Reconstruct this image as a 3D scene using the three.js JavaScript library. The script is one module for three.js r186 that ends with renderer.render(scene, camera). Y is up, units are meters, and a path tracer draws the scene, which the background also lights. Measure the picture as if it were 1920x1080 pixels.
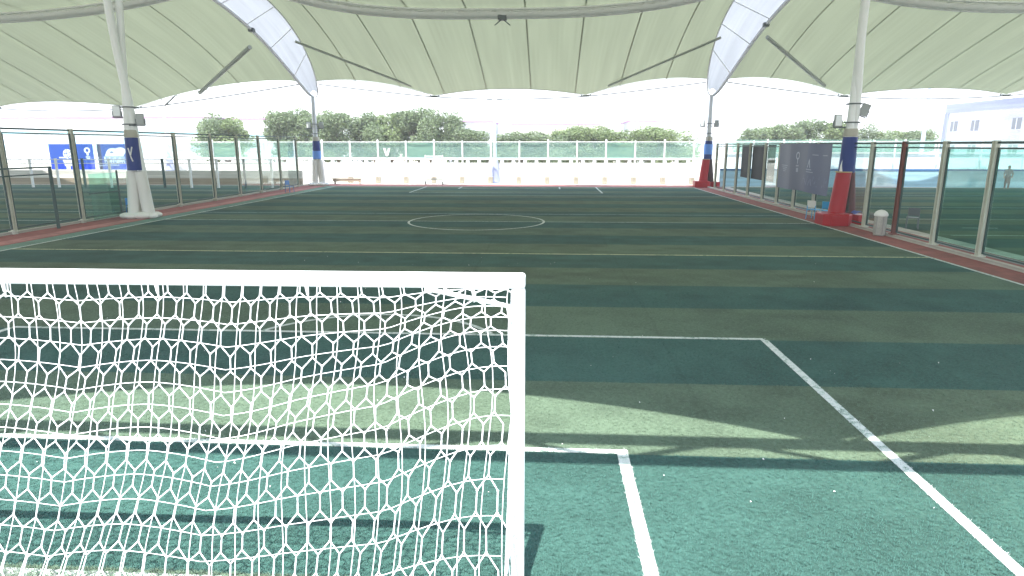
import * as THREE from 'three';
import { RoundedBoxGeometry } from 'three/addons/geometries/RoundedBoxGeometry.js';
import { MarchingCubes } from 'three/addons/objects/MarchingCubes.js';
import { mergeGeometries, mergeVertices } from 'three/addons/utils/BufferGeometryUtils.js';

// ---------------------------------------------------------------- camera, sky, sun, exposure
const scene = new THREE.Scene();
const camera = new THREE.PerspectiveCamera(48.456, 1920 / 1080, 0.1, 1500);
camera.position.set(0, 3.33, 0);
camera.lookAt(-0.0554722 * 10, 3.33 - 0.2179637 * 10, -0.97437911 * 10);

function makeSky() {                                   // bright hazy summer sky, whiter towards the horizon
  const w = 256, h = 128, d = new Float32Array(w * h * 4);
  for (let j = 0; j < h; j++) for (let i = 0; i < w; i++) {
    const el = (j + 0.5) / h * Math.PI - Math.PI / 2, s = Math.max(0, Math.sin(el)), k = Math.pow(s, 0.55);
    const r = 1.12 * (1 - k) + 0.52 * k, g = 1.14 * (1 - k) + 0.70 * k, b = 1.15 * (1 - k) + 0.98 * k;
    const o = (j * w + i) * 4;
    d[o] = r; d[o + 1] = g; d[o + 2] = b; d[o + 3] = 1;
  }
  const t = new THREE.DataTexture(d, w, h, THREE.RGBAFormat, THREE.FloatType);
  t.mapping = THREE.EquirectangularReflectionMapping; t.magFilter = THREE.LinearFilter; t.minFilter = THREE.LinearFilter; t.needsUpdate = true;
  return t;
}
const sky = makeSky(); scene.background = sky; scene.environment = sky; scene.environmentIntensity = 1;
const sun = new THREE.DirectionalLight(new THREE.Color(1, 0.96, 0.9), 4.2);
sun.position.set(-3 - 0.06 * 100, 100, -28 + 0.35 * 100); sun.target.position.set(-3, 0, -28);
sun.castShadow = true; sun.shadow.mapSize.set(4096, 4096);
Object.assign(sun.shadow.camera, { left: -75, right: 75, top: 75, bottom: -75, near: 1, far: 250 });
scene.add(sun); scene.add(sun.target);
const renderer = new THREE.WebGLRenderer({ antialias: true });
renderer.setSize(1024, 576);
renderer.toneMapping = THREE.LinearToneMapping; renderer.toneMappingExposure = 3.1;
renderer.shadowMap.enabled = true;

// ---------------------------------------------------------------- helpers
let seed = 20240611;
const rnd = () => { seed = (seed * 1664525 + 1013904223) >>> 0; return seed / 4294967296; };
const rr = (a, b) => a + (b - a) * rnd();
const V = (x, y, d) => new THREE.Vector3(x, y, -d);          // x right, y up, d = metres in front of the camera
const used = {};
const numbered = (n) => { const k = used[n] = (used[n] ?? -1) + 1; return k ? `${n}_${String(k).padStart(3, '0')}` : n; };
const lin = (r, g, b) => new THREE.Color().setRGB(r, g, b);
const mat = (c, rough = 0.7, o = {}) => new THREE.MeshStandardMaterial({ color: c, roughness: rough, ...o });
const phys = (c, rough, o = {}) => new THREE.MeshPhysicalMaterial({ color: c, roughness: rough, ...o });
function clean(g) {                                             // same attributes for merging
  let q = g.index ? g.toNonIndexed() : g;
  for (const k of Object.keys(q.attributes)) if (!['position', 'normal', 'uv'].includes(k)) q.deleteAttribute(k);
  if (!q.attributes.uv) q.setAttribute('uv', new THREE.BufferAttribute(new Float32Array(q.attributes.position.count * 2), 2));
  return q;
}
const merge = (gs) => gs.length === 1 ? gs[0] : mergeGeometries(gs.map(clean));
function mesh(name, g, m, parent = scene) {
  const o = new THREE.Mesh(Array.isArray(g) ? merge(g) : g, m);
  o.name = parent === scene ? numbered(name) : name;
  o.castShadow = o.receiveShadow = true; parent.add(o); return o;
}
function tag(o, label, category, group) { o.userData.label = label; o.userData.category = category; if (group) o.userData.group = group; return o; }
function thing(name, p, turn, label, category, group) {
  const o = new THREE.Group(); o.name = numbered(name); o.position.copy(p); o.rotation.y = turn; scene.add(o);
  return tag(o, label, category, group);
}
function struct(name, g, m) { const o = mesh(name, g, m); o.userData.kind = 'structure'; return o; }
function copyOf(src, p, turn, label, group) {
  const c = src.clone(); c.name = numbered(src.name.replace(/_\d{3}$/, '')); c.position.copy(p); c.rotation.y = turn; scene.add(c);
  c.userData = { ...src.userData }; if (label) c.userData.label = label; if (group) c.userData.group = group; return c;
}
function rod(a, b, r0, r1 = r0, n = 8) {
  const dir = new THREE.Vector3().subVectors(b, a), L = dir.length();
  const g = new THREE.CylinderGeometry(r1, r0, L, n, 1);
  g.applyQuaternion(new THREE.Quaternion().setFromUnitVectors(new THREE.Vector3(0, 1, 0), dir.normalize()));
  g.translate((a.x + b.x) / 2, (a.y + b.y) / 2, (a.z + b.z) / 2); return g;
}
const bx = (w, h, l, x = 0, y = 0, z = 0) => { const g = new THREE.BoxGeometry(w, h, l); g.translate(x, y, z); return g; };
const rbx = (w, h, l, r, x = 0, y = 0, z = 0) => { const g = new RoundedBoxGeometry(w, h, l, 2, r); g.translate(x, y, z); return g; };
const tube = (pts, r, n = 8, seg) => new THREE.TubeGeometry(new THREE.CatmullRomCurve3(pts), seg || pts.length * 2, r, n, false);
const lathe = (prof, n = 20) => new THREE.LatheGeometry(prof.map(([r, y]) => new THREE.Vector2(r, y)), n);
const lerp = (a, b, t) => a + (b - a) * t;
const sm = (a, b, x) => { const t = Math.min(1, Math.max(0, (x - a) / (b - a))); return t * t * (3 - 2 * t); };
function sheet(x0, x1, d0, d1, y, nx = 1, nd = 1) {              // flat sheet, uv in metres
  const g = new THREE.PlaneGeometry(x1 - x0, d1 - d0, nx, nd); g.rotateX(-Math.PI / 2); g.translate((x0 + x1) / 2, y, -(d0 + d1) / 2);
  const p = g.attributes.position, u = g.attributes.uv; for (let i = 0; i < p.count; i++) u.setXY(i, p.getX(i), -p.getZ(i)); return g;
}
function grid(nu, nv, f, uvf) {                                   // parametric sheet
  const P = [], U = [], I = [];
  for (let j = 0; j <= nv; j++) for (let i = 0; i <= nu; i++) { const p = f(i / nu, j / nv); P.push(p.x, p.y, p.z); const q = uvf ? uvf(p, i / nu, j / nv) : [i / nu, j / nv]; U.push(...q); }
  for (let j = 0; j < nv; j++) for (let i = 0; i < nu; i++) { const a = j * (nu + 1) + i, b = a + 1, c = a + nu + 1, e = c + 1; I.push(a, b, c, b, e, c); }
  const g = new THREE.BufferGeometry(); g.setAttribute('position', new THREE.Float32BufferAttribute(P, 3)); g.setAttribute('uv', new THREE.Float32BufferAttribute(U, 2)); g.setIndex(I); g.computeVertexNormals(); return g;
}
// value noise that tiles with period n
function vnoise(n) {
  const a = new Float32Array(n * n); for (let i = 0; i < a.length; i++) a[i] = rnd();
  return (x, y) => {
    const xi = Math.floor(x), yi = Math.floor(y), fx = x - xi, fy = y - yi, u = fx * fx * (3 - 2 * fx), v = fy * fy * (3 - 2 * fy);
    const m = (k) => ((k % n) + n) % n, A = a[m(yi) * n + m(xi)], B = a[m(yi) * n + m(xi + 1)], C = a[m(yi + 1) * n + m(xi)], D = a[m(yi + 1) * n + m(xi + 1)];
    return A + (B - A) * u + (C - A) * v + (A - B - C + D) * u * v;
  };
}
function tex(n, f, srgb = true, rep = [1, 1]) {                   // f(x, y in 0..1) -> [r, g, b] 0..1
  const d = new Uint8Array(n * n * 4);
  for (let j = 0; j < n; j++) for (let i = 0; i < n; i++) { const c = f(i / n, j / n), o = (j * n + i) * 4; d[o] = c[0] * 255; d[o + 1] = c[1] * 255; d[o + 2] = c[2] * 255; d[o + 3] = 255; }
  const t = new THREE.DataTexture(d, n, n); t.magFilter = THREE.LinearFilter; t.minFilter = THREE.LinearMipmapLinearFilter; t.generateMipmaps = true;
  t.wrapS = t.wrapT = THREE.RepeatWrapping; t.repeat.set(...rep); if (srgb) t.colorSpace = THREE.SRGBColorSpace; t.needsUpdate = true; return t;
}
const cl = (x) => Math.min(1, Math.max(0, x));

// ---------------------------------------------------------------- materials
const n8 = vnoise(8), n16 = vnoise(16), n64 = vnoise(64), n128 = vnoise(128), n256 = vnoise(256);
// turf: worn patches, rubber crumb drifts and roll seams over the whole pitch (one repeat = 52 m)
const turfMap = tex(2048, (x, y) => {
  const a = n16(x * 16, y * 16), b = n64(x * 64, y * 128), c = n128(x * 128, y * 128), e = rnd();
  let v = 0.9 + 0.10 * (n8(x * 8, y * 8 + 5) - 0.5) + 0.10 * (a - 0.5) + 0.12 * (b - 0.5) + 0.10 * (c - 0.5) + 0.16 * (e - 0.5);
  const warm = 0.06 * (n8(x * 8 + 3, y * 8) - 0.5);
  const seam = Math.abs(((x * 52) % 4) - 2 + 0.05 * (n64(1, y * 64) - 0.5)); if (seam < 0.03) v *= 0.955;      // joint between turf rolls
  return [cl(v + warm), cl(v), cl(v - warm)];
}, true, [1 / 52, 1 / 52]);
const turfBump = tex(512, () => { const e = rnd(); return [e, e, e]; }, false, [1 / 3, 1 / 3]);
const turf = (c) => phys(c, 1, { map: turfMap, bumpMap: turfBump, bumpScale: 0.012, specularIntensity: 0.15 });
const turfGreen = turf(lin(0.052, 0.122, 0.104)), turfOlive = turf(lin(0.116, 0.168, 0.116)), turfFar = turf(lin(0.044, 0.118, 0.100));
const grit = tex(1024, (x, y) => { const v = 0.9 + 0.14 * (n64(x * 64, y * 64) - 0.5) + 0.16 * (n16(x * 16, y * 16) - 0.5) + 0.12 * (rnd() - 0.5); return [cl(v), cl(v), cl(v * 0.985)]; }, true, [1 / 9, 1 / 9]);
const wornMap = tex(1024, (x, y) => { const w = 0.5 * n128(x * 128, y * 128) + 0.12 * n16(x * 16, y * 16) + 0.35 * rnd(), t = w > 0.72 ? 0.55 : w > 0.62 ? 0.82 : 1; return [0.95 * (t < 1 ? t * 0.85 : 1), 0.95 * t, 0.95 * (t < 1 ? t * 0.93 : 1)]; }, true, [1 / 6, 1 / 6]);
const paint = mat(lin(0.66, 0.68, 0.66), 0.9, { map: wornMap, bumpMap: turfBump, bumpScale: 0.01 });
const paintYellow = mat(lin(0.55, 0.54, 0.34), 0.9, { map: wornMap });
const paintBlue = mat(lin(0.36, 0.5, 0.6), 0.9, { map: wornMap });
const rubberRed = mat(lin(0.30, 0.075, 0.065), 0.9, { map: grit });
const rubberPink = mat(lin(0.46, 0.17, 0.16), 0.9, { map: grit });
const concrete = mat(lin(0.52, 0.49, 0.45), 0.9, { map: grit });
const sand = mat(lin(0.62, 0.55, 0.46), 0.95, { map: grit });
const white = mat(lin(0.78, 0.79, 0.8), 0.45), steel = mat(lin(0.55, 0.57, 0.6), 0.45, { metalness: 0.2 });
const darkSteel = mat(lin(0.10, 0.12, 0.13), 0.5), whiteWall = mat(lin(0.74, 0.73, 0.7), 0.85, { map: grit });
const cream = mat(lin(0.66, 0.66, 0.58), 0.55, { map: grit }), frameGreen = mat(lin(0.012, 0.05, 0.045), 0.5), rust = mat(lin(0.22, 0.07, 0.05), 0.7, { map: grit });
const weave = tex(512, (x, y) => { const v = 0.9 + 0.05 * (n16(x * 16, y * 4) - 0.5) + 0.05 * (n64(x * 64, y * 8) - 0.5) + 0.02 * (rnd() - 0.5); return [v, v, v * 0.99]; }, true, [0.11, 0.035]);
const membrane = phys(lin(0.345, 0.38, 0.265), 1, { transmission: 0.32, thickness: 0, side: THREE.DoubleSide, map: weave });
const seamMat = mat(lin(0.42, 0.45, 0.34), 1, { side: THREE.DoubleSide });
const infill = phys(lin(0.58, 0.60, 0.65), 1, { transmission: 0.36, thickness: 0, side: THREE.DoubleSide, map: weave });
const padWhite = mat(lin(0.72, 0.70, 0.68), 0.6), padRed = phys(lin(0.36, 0.010, 0.016), 0.34, { specularIntensity: 0.45 }), padBlue = phys(lin(0.012, 0.035, 0.19), 0.4, { specularIntensity: 0.45 }), padDark = mat(lin(0.05, 0.03, 0.03), 0.6);
const paleBlue = mat(lin(0.42, 0.68, 0.88), 0.8, { map: grit }), deepBlue = mat(lin(0.03, 0.13, 0.33), 0.6);
const tint = phys(lin(0.70, 0.90, 0.85), 0.04, { transmission: 1, thickness: 0, ior: 1.45 }), tintPale = phys(lin(0.93, 0.98, 0.97), 0.04, { transmission: 1, thickness: 0, ior: 1.45 });
const netGreen = phys(lin(0.36, 0.60, 0.52), 0.9, { transmission: 0.45, thickness: 0, side: THREE.DoubleSide, transparent: true, opacity: 0.4 });
const rope = mat(lin(0.82, 0.82, 0.82), 0.8);

scene.fog = new THREE.FogExp2(0xffffff, 0.0019);
// ---------------------------------------------------------------- ground, pitches, border strips
struct('ground', sheet(-600, 600, -300, 900, -0.03), sand);
const PX0 = -17.65, PX1 = 11.62, AX = -3.1, GD = 4.26, FD = 52.6, MID = 28.4;
function stripes(name, x0, x1, d0, d1, a, b) {
  const root = new THREE.Group(); root.name = name; root.userData.kind = 'structure'; scene.add(root);
  let k = 0; const at = 8.75 - 2.2 * 4;
  for (let s = at - 8.8; s < d1; s += 2.2, k++) { const p = Math.max(d0, s), q = Math.min(d1, s + 2.2); if (q - p < 0.05) continue; mesh('turf_stripe', sheet(x0, x1, p, q, 0), k % 2 ? a : b, root); }
  return root;
}
const pitch = stripes('football_pitch', PX0 - 0.75, PX1 + 0.02, -3, FD + 0.2, turfOlive, turfGreen);
const sideTurfL = stripes('left_pitch', -62, -21.2, 2, 53.2, turfOlive, turfFar);
const sideTurfR = stripes('right_pitch', 14.6, 58, 2, 53.2, turfOlive, turfFar);
const line = (name, x0, x1, d0, d1, m = paint, y = 0.004, p = pitch) => mesh(name, sheet(x0, x1, d0, d1, y), m, p);
const ring = (name, cx, cd, r, a0, a1, w, y, m = paint, p = pitch) => mesh(name, grid(64, 1, (u, v) => { const a = lerp(a0, a1, u), q = r + (v - 0.5) * w; return V(cx + q * Math.cos(a), y, cd + q * Math.sin(a)); }, (q) => [q.x, -q.z]), m, p);
line('touchline', PX0, PX0 + 0.1, GD, FD); line('touchline', PX1 - 0.1, PX1, GD - 7, FD);
line('goal_line', PX0 + 0.1, PX1 - 0.1, GD - 0.05, GD + 0.05); line('goal_line', PX0 + 0.1, PX1 - 0.1, FD - 0.1, FD);
line('halfway_line', PX0 + 0.1, PX1 - 0.1, MID - 0.04, MID + 0.04);
ring('centre_circle', AX - 0.1, MID, 3.0, 0, Math.PI * 2, 0.1, 0.008);
for (const f of [0, 1]) {
  const D = (d) => f ? FD + GD - d : d, seg = (n, x0, x1, a, b, y) => line(n, x0, x1, Math.min(D(a), D(b)), Math.max(D(a), D(b)), paint, y);
  seg('penalty_area_line', AX - 6.89, AX + 6.89, 10.95, 11.05, 0.006);
  for (const s of [-1, 1]) { seg('penalty_area_line', AX + s * 6.89 - 0.06, AX + s * 6.89 + 0.06, GD + 0.05, 10.95, 0.006); seg('goal_area_line', AX + s * 3.95 - 0.06, AX + s * 3.95 + 0.06, GD + 0.05, 6.55, 0.006); }
  seg('goal_area_line', AX - 4.01, AX + 4.01, 6.55, 6.65, 0.006);
  if (!f) ring('penalty_arc', AX, 9.87, 2.4, Math.asin(1.18 / 2.4), Math.PI - Math.asin(1.18 / 2.4), 0.1, 0.010);
}
line('cross_pitch_line', PX0 + 0.1, PX1 - 0.1, 19.76, 19.87, paintYellow, 0.005); line('cross_pitch_line', PX0 + 0.1, PX1 - 0.1, 31.55, 31.64, paintBlue, 0.005); line('cross_pitch_line', PX0 + 0.1, PX1 - 0.1, 43.35, 43.45, paintBlue, 0.005);
for (const [a, b, c, e] of [[15.2, 58, 24.9, 25], [15.2, 58, 30.4, 30.48], [17, 18.4, 27.2, 27.3], [15.2, 58, 36.3, 36.4], [15.2, 58, 45, 45.1]]) line('pitch_line', a, b, c, e, paint, 0.004, sideTurfR);
for (const [a, b, c, e] of [[-62, -21.5, 27.6, 27.7], [-62, -21.5, 31.5, 31.6], [-62, -21.5, 39, 39.1], [-62, -21.5, 47, 47.1], [-29, -24, 35, 35.1]]) line('pitch_line', a, b, c, e, paint, 0.004, sideTurfL);
// border strips either side and at the far end
struct('pale_turf_border', sheet(-18.4, PX0 - 0.02, -3, FD + 0.2, 0.005), turf(lin(0.20, 0.33, 0.27)));
struct('red_rubber_border', sheet(-20.5, -18.41, -3, 56, 0.002), rubberRed);
struct('pink_rubber_border', sheet(-19.25, -18.55, -3, 56, 0.007), rubberPink);
struct('yellow_edge_strip', sheet(-20.72, -20.52, -3, 53, 0.012), mat(lin(0.55, 0.42, 0.13), 0.8, { map: grit }));
struct('concrete_margin', sheet(-21.2, -20.73, -3, 56, 0.002), concrete);
struct('red_rubber_border', sheet(PX1 + 0.03, 13.95, -3, 56, 0.002), rubberRed);
struct('pink_rubber_border', sheet(12.98, 13.22, -3, 54, 0.007), rubberPink);
struct('pink_rubber_border', sheet(13.6, 13.8, -3, 54, 0.007), rubberPink);
struct('concrete_margin', sheet(13.96, 14.58, -3, 56, 0.002), concrete);
struct('red_rubber_border', sheet(-18.4, PX1 + 0.02, FD + 0.21, 55.4, 0.002), rubberPink);
struct('far_pavement', sheet(-62, 58, 56.01, 66, 0.0), whiteWall);
for (const [x, w] of [[-20.45, 0.12], [12.75, 0.16]]) { const k = struct('fence_kerb', bx(w, 0.1, 56, x, 0.05, -26), concrete); }
struct('drain_channel', sheet(13.4, 13.52, 10, 50, 0.012), darkSteel);

// ---------------------------------------------------------------- tensile canopy
const NEAR = 0.66, HALF = 15.975, CX = -3.2, EDGE = 25.1;
const uu = (d) => Math.min(1, Math.abs(d - MID) / EDGE);
const archY = (d) => 7.15 + 5.55 * (1 - Math.pow(uu(d), 3.5));
const hw = (d) => 0.12 + 1.65 * Math.pow(Math.max(0, 1 - Math.pow(uu(d), 3.5)), 0.6);
function makeModule(cx, halfL, halfR, aH, aY, label) {               // membrane hung between two arches, with scalloped ends
  const root = thing('canopy_membrane', new THREE.Vector3(0, 0, 0), 0, label, 'canopy', 'canopy membranes between the arches');
  const half = (x) => x < 0 ? halfL : halfR;
  const edge = (x) => {                                              // distance from the middle and height of the scalloped end
    const q = Math.abs(x), H = half(x) - 0.76;
    if (q < aH) { const k = 1 - (q / aH) ** 2; return [24.6 - 1.4 * k, aY + 0.4 * k]; }
    const s = (q - aH) / (H - aH), k = 4 * s * (1 - s); return [24.6 - 1.1 * s - 0.5 * k, lerp(aY, 8.3, s) + 0.4 * k];
  };
  const surf = (x, dn, e, H) => {                                    // height at x from the module's middle, dn signed distance from the middle
    const q = Math.min(1, Math.abs(x) / H), T = 11.1 + 1.25 * q ** 3, w = q ** 4, a = Math.abs(dn), S = archY(MID + dn);
    const E = dn < 0 ? e[0] - NEAR : e[0], t = a < 11.1 ? 1 : (E - a) / (E - 11.1);
    const c = a < 11.1 ? T + 0.25 * (1 - (a / 11.1) ** 2) : e[1] + (T - e[1]) * Math.pow(Math.max(0, t), 0.92);
    return c * (1 - w) + S * w;
  };
  const cuts = []; for (let k = 1.725; k < halfR - 2.6; k += 3.45) cuts.push(k); for (let k = 1.725; k < halfL - 2.6; k += 3.45) cuts.unshift(-k);
  const bnd = [-1e3, ...cuts, 1e3];
  const at = (x0, t, off = 0) => {                                   // x0 may be a chord (+-1000)
    const ch = Math.abs(x0) > 900, xe = ch ? Math.sign(x0) * (half(x0) - 0.76) : x0, e = edge(xe), dn = lerp(e[0], NEAR - e[0], t);
    const H = half(xe) - hw(MID + dn), x = ch ? Math.sign(x0) * H : x0;
    return [x, surf(x, dn, e, H) + off, MID + dn];
  };
  for (let i = 0; i + 1 < bnd.length; i++) {
    const f = (a, t) => {
      const L = Math.abs(bnd[i]) > 900 ? Math.sign(bnd[i]) * (half(bnd[i]) - 0.76) : bnd[i], R = Math.abs(bnd[i + 1]) > 900 ? Math.sign(bnd[i + 1]) * (half(bnd[i + 1]) - 0.76) : bnd[i + 1];
      const xn = lerp(L, R, a), e = edge(xn), dn = lerp(e[0], NEAR - e[0], t), H = half(xn) - hw(MID + dn);
      const l = Math.abs(bnd[i]) > 900 ? Math.sign(bnd[i]) * H : bnd[i], r = Math.abs(bnd[i + 1]) > 900 ? Math.sign(bnd[i + 1]) * H : bnd[i + 1], x = lerp(l, r, a);
      return V(cx + x, surf(x, dn, e, H), MID + dn);
    };
    mesh('membrane_panel', grid(8, 72, f, (p) => [p.x, p.z]), membrane, root);
  }
  for (const c of cuts) mesh('seam', grid(1, 72, (a, t) => { const [x, y, d] = at(c, t, -0.015); return V(cx + x + (a - 0.5) * 0.09, y, d); }), seamMat, root);
  for (const s of [-1, 1]) {                                         // rope edge along the scallops and the catenary cable below it
    const pts = []; const HL = halfL - 0.8, HR = halfR - 0.8; for (let k = 0; k <= 60; k++) { const x = lerp(-HL, HR, k / 60), e = edge(x); pts.push(V(cx + x, e[1] - 0.02, MID + s * (e[0] + 0.02 - (s < 0 ? NEAR : 0)))); }
    mesh('edge_rope', tube(pts, 0.035, 6, 120), white, root);
    const cab = []; for (let k = 0; k <= 60; k++) { const x = lerp(-HL, HR, k / 60), q = Math.abs(x), H = half(x) - 0.8; cab.push(V(cx + x, q < aH ? aY - 0.08 - 0.2 * (1 - (q / aH) ** 2) : lerp(aY - 0.08, 8.05, Math.pow((q - aH) / (H - aH), 1.15)), MID + s * (24.72 - (s < 0 ? NEAR : 0) - 0.9 * Math.max(0, (q - aH) / (H - aH))))); }
    if (s > 0) mesh('edge_cable', tube(cab, 0.06, 6, 120), mat(lin(0.2, 0.21, 0.22), 0.6), root);
    for (const q of [-aH, aH]) { if (s < 0) continue; const g = [bx(0.5, 0.12, 0.2, cx + q, aY - 0.07, -(MID + s * 24.68)), rod(V(cx + q - 0.35, aY - 0.08, MID + s * 24.7), V(cx + q - 0.35, aY + 0.08, MID + s * 24.7), 0.07), rod(V(cx + q + 0.35, aY - 0.08, MID + s * 24.7), V(cx + q + 0.35, aY + 0.08, MID + s * 24.7), 0.07)]; mesh('cable_clamp', g, darkSteel, root); }
  }
  return { root, edge, surf };
}
makeModule(CX, HALF, HALF, 6.05, 7.2, 'pale green translucent membrane roof over the middle pitch, scalloped far edge');
makeModule(-40.2, 22.5, 21.0, 6.1, 6.4, 'pale green translucent membrane roof over the pitch beside the blue banners');
makeModule(CX + 31.95, HALF, HALF, 6.05, 7.1, 'pale green translucent membrane roof over the pitch beside the pale blue wall');

// arches along the column lines: two pipes that part from the column head, white fabric between
function makeArch(X, out, label) {
  const root = thing('canopy_arch', new THREE.Vector3(0, 0, 0), 0, label, 'arch', 'twin pipe arches of the canopy');
  for (const s of [-1, 1]) {
    const pts = []; for (let k = 0; k <= 40; k++) { const u = -1 + k / 20, w = Math.sign(u) * (1 - Math.pow(1 - Math.abs(u), 1.4)), d = MID + w * EDGE; pts.push(V(X + s * hw(d), archY(d), d)); }
    mesh(s === out ? 'main_pipe' : 'edge_pipe', tube(pts, s === out ? 0.12 : 0.05, 8, 160), steel, root);
  }
  for (const s of [-1, 1]) mesh('fabric_strip', grid(4, 90, (a, t) => { const u = -1 + 2 * t, w = Math.sign(u) * (1 - Math.pow(1 - Math.abs(u), 1.4)), d = MID + w * 24.9, q = lerp(0, hw(d) - 0.04, a); return V(X + s * q, archY(d) + 0.10 + 0.25 * (1 - (q / hw(d)) ** 2), d); }, (p) => [p.x, p.z]), infill, root);
  for (let d = 5.5; d < 51; d += 3.1) { const e = d + 2.6; mesh('lacing_bar', rod(V(X - out * hw(d), archY(d), d), V(X + out * hw(e), archY(e), e), 0.03, 0.03, 6), white, root); }
  for (const d of [46, 2 * MID - 46]) mesh('clamp', bx(0.34, 0.26, 0.4, X + out * hw(d), archY(d), -d), darkSteel, root);
  return root;
}
makeArch(-19.2, -1, 'tall white fabric-lined pipe arch rising from the column with white leg wraps');
makeArch(12.75, 1, 'tall white fabric-lined pipe arch rising from the column with red padded legs');
// bracing struts from the arches to the membrane edges
for (const [a, b, r, l] of [
  [V(-17.45, 10.25, 45.5), V(-10.9, 7.86, 52), 0.085, 'thin dark strut from white-legged side arch to middle roof edge'],
  [V(-20.8, 9.95, 45.8), V(-28.1, 7.42, 52.1), 0.15, 'thick grey strut from white-legged side arch out to roof beside blue banners'],
  [V(11.2, 10.25, 45.5), V(4.5, 7.8, 52), 0.085, 'thin dark strut from red-legged side arch to middle roof edge'],
  [V(14.2, 10.25, 45.5), V(20.8, 7.72, 52), 0.13, 'thick dark strut from red-legged side arch out to roof beside pale blue wall'],
  [V(11.2, 10.4, 9.6), V(3.0, 7.15, 5.0), 0.24, 'thick strut at the canopy end over the goal, its top on the red-legged arch'],
  [V(-17.6, 10.4, 9.6), V(-9.4, 7.15, 5.0), 0.24, 'thick strut at the canopy end over the goal, its top on the white-legged arch'],
]) tag(mesh('bracing_strut', rod(a, b, r, r, 10), mat(lin(0.36, 0.39, 0.37), 0.6)), l, 'strut', 'bracing struts of the canopy');
tag(mesh('edge_prop', rod(V(-30.2, 7.35, 52.4), V(-31.6, 6.5, 52.9), 0.07), mat(lin(0.25, 0.26, 0.27), 0.6)), 'short grey prop between roof edge and cable above blue banners', 'strut');

// triangular trusses across the roof
function makeTruss(x0, x1, c, hl, hr, d, label) {
  const root = thing('roof_truss', new THREE.Vector3(0, 0, 0), 0, label, 'truss', 'curved trusses across the roof');
  const Y = (x) => 11.05 + 1.6 * (Math.abs(x - c) / (x < c ? hl : hr)) ** 3, n = 30, ch = [[0, -0.42, 0], [-0.3, 0, 0.28], [0.3, 0, -0.28]];
  const P = (k, j) => { const x = lerp(x0, x1, k / n); return V(x, Y(x) - 0.12 + ch[j][1], d + ch[j][2]); };
  for (let j = 0; j < 3; j++) { const pts = []; for (let k = 0; k <= n; k++) pts.push(P(k, j)); mesh('chord', tube(pts, j ? 0.07 : 0.085, 7, 60), white, root); }
  for (let k = 0; k < n; k++) { mesh('web', [rod(P(k, 0), P(k + (k % 2), 1 + 0), 0.035, 0.035, 5), rod(P(k, 0), P(k + 1, 2), 0.035, 0.035, 5)], white, root); mesh('cross_tie', rod(P(k, 1), P(k, 2), 0.035, 0.035, 5), white, root); }
  mesh('fabric_sleeve', grid(120, 6, (a, v) => { const x = lerp(x0, x1, a), q = v * Math.PI; return V(x, Y(x) - 0.28 - 0.3 * Math.sin(q) - 0.02 * Math.sin(x * 9), d + 0.29 * Math.cos(q)); }), white, root);
  mesh('hub_plate', [bx(0.5, 0.34, 0.5, c, Y(c) - 0.5, -d), rod(V(c - 0.45, Y(c) - 0.95, d), V(c, Y(c) - 0.6, d), 0.03), rod(V(c + 0.45, Y(c) - 0.95, d), V(c, Y(c) - 0.6, d), 0.03)], darkSteel, root);
  return root;
}
makeTruss(-17.3, 10.9, CX + 0.4, HALF - 2, HALF - 2, 39.4, 'curved white truss under the middle roof between the two side arches');
makeTruss(-56, -20.9, -40.2, 19.3, 19.3, 39.4, 'curved white truss under the roof beside the blue banners');
makeTruss(14.5, 43, CX + 31.95, HALF - 2, HALF - 2, 39.4, 'curved white truss under the roof beside the pale blue wall');
// flat lattice girder at the end of the canopy above the goal; its shadow lies across the turf
{
  const root = thing('end_girder', new THREE.Vector3(0, 0, 0), 0, 'straight double pipe lattice girder casting its shadow across the foreground turf', 'girder');
  const y = 7.1; mesh('chord', rod(V(-34, y, 4.42), V(28, y, 4.42), 0.14, 0.14, 10), white, root); mesh('chord', rod(V(-34, y, 3.94), V(28, y, 3.94), 0.12, 0.12, 10), white, root);
  for (let x = -34, k = 0; x < 27.5; x += 1.32, k++) mesh('web', k % 2 ? rod(V(x, y, 4.42), V(x + 1.32, y, 3.94), 0.045, 0.045, 6) : rod(V(x, y, 3.94), V(x + 1.32, y, 4.42), 0.06, 0.06, 6), white, root);
}

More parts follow.
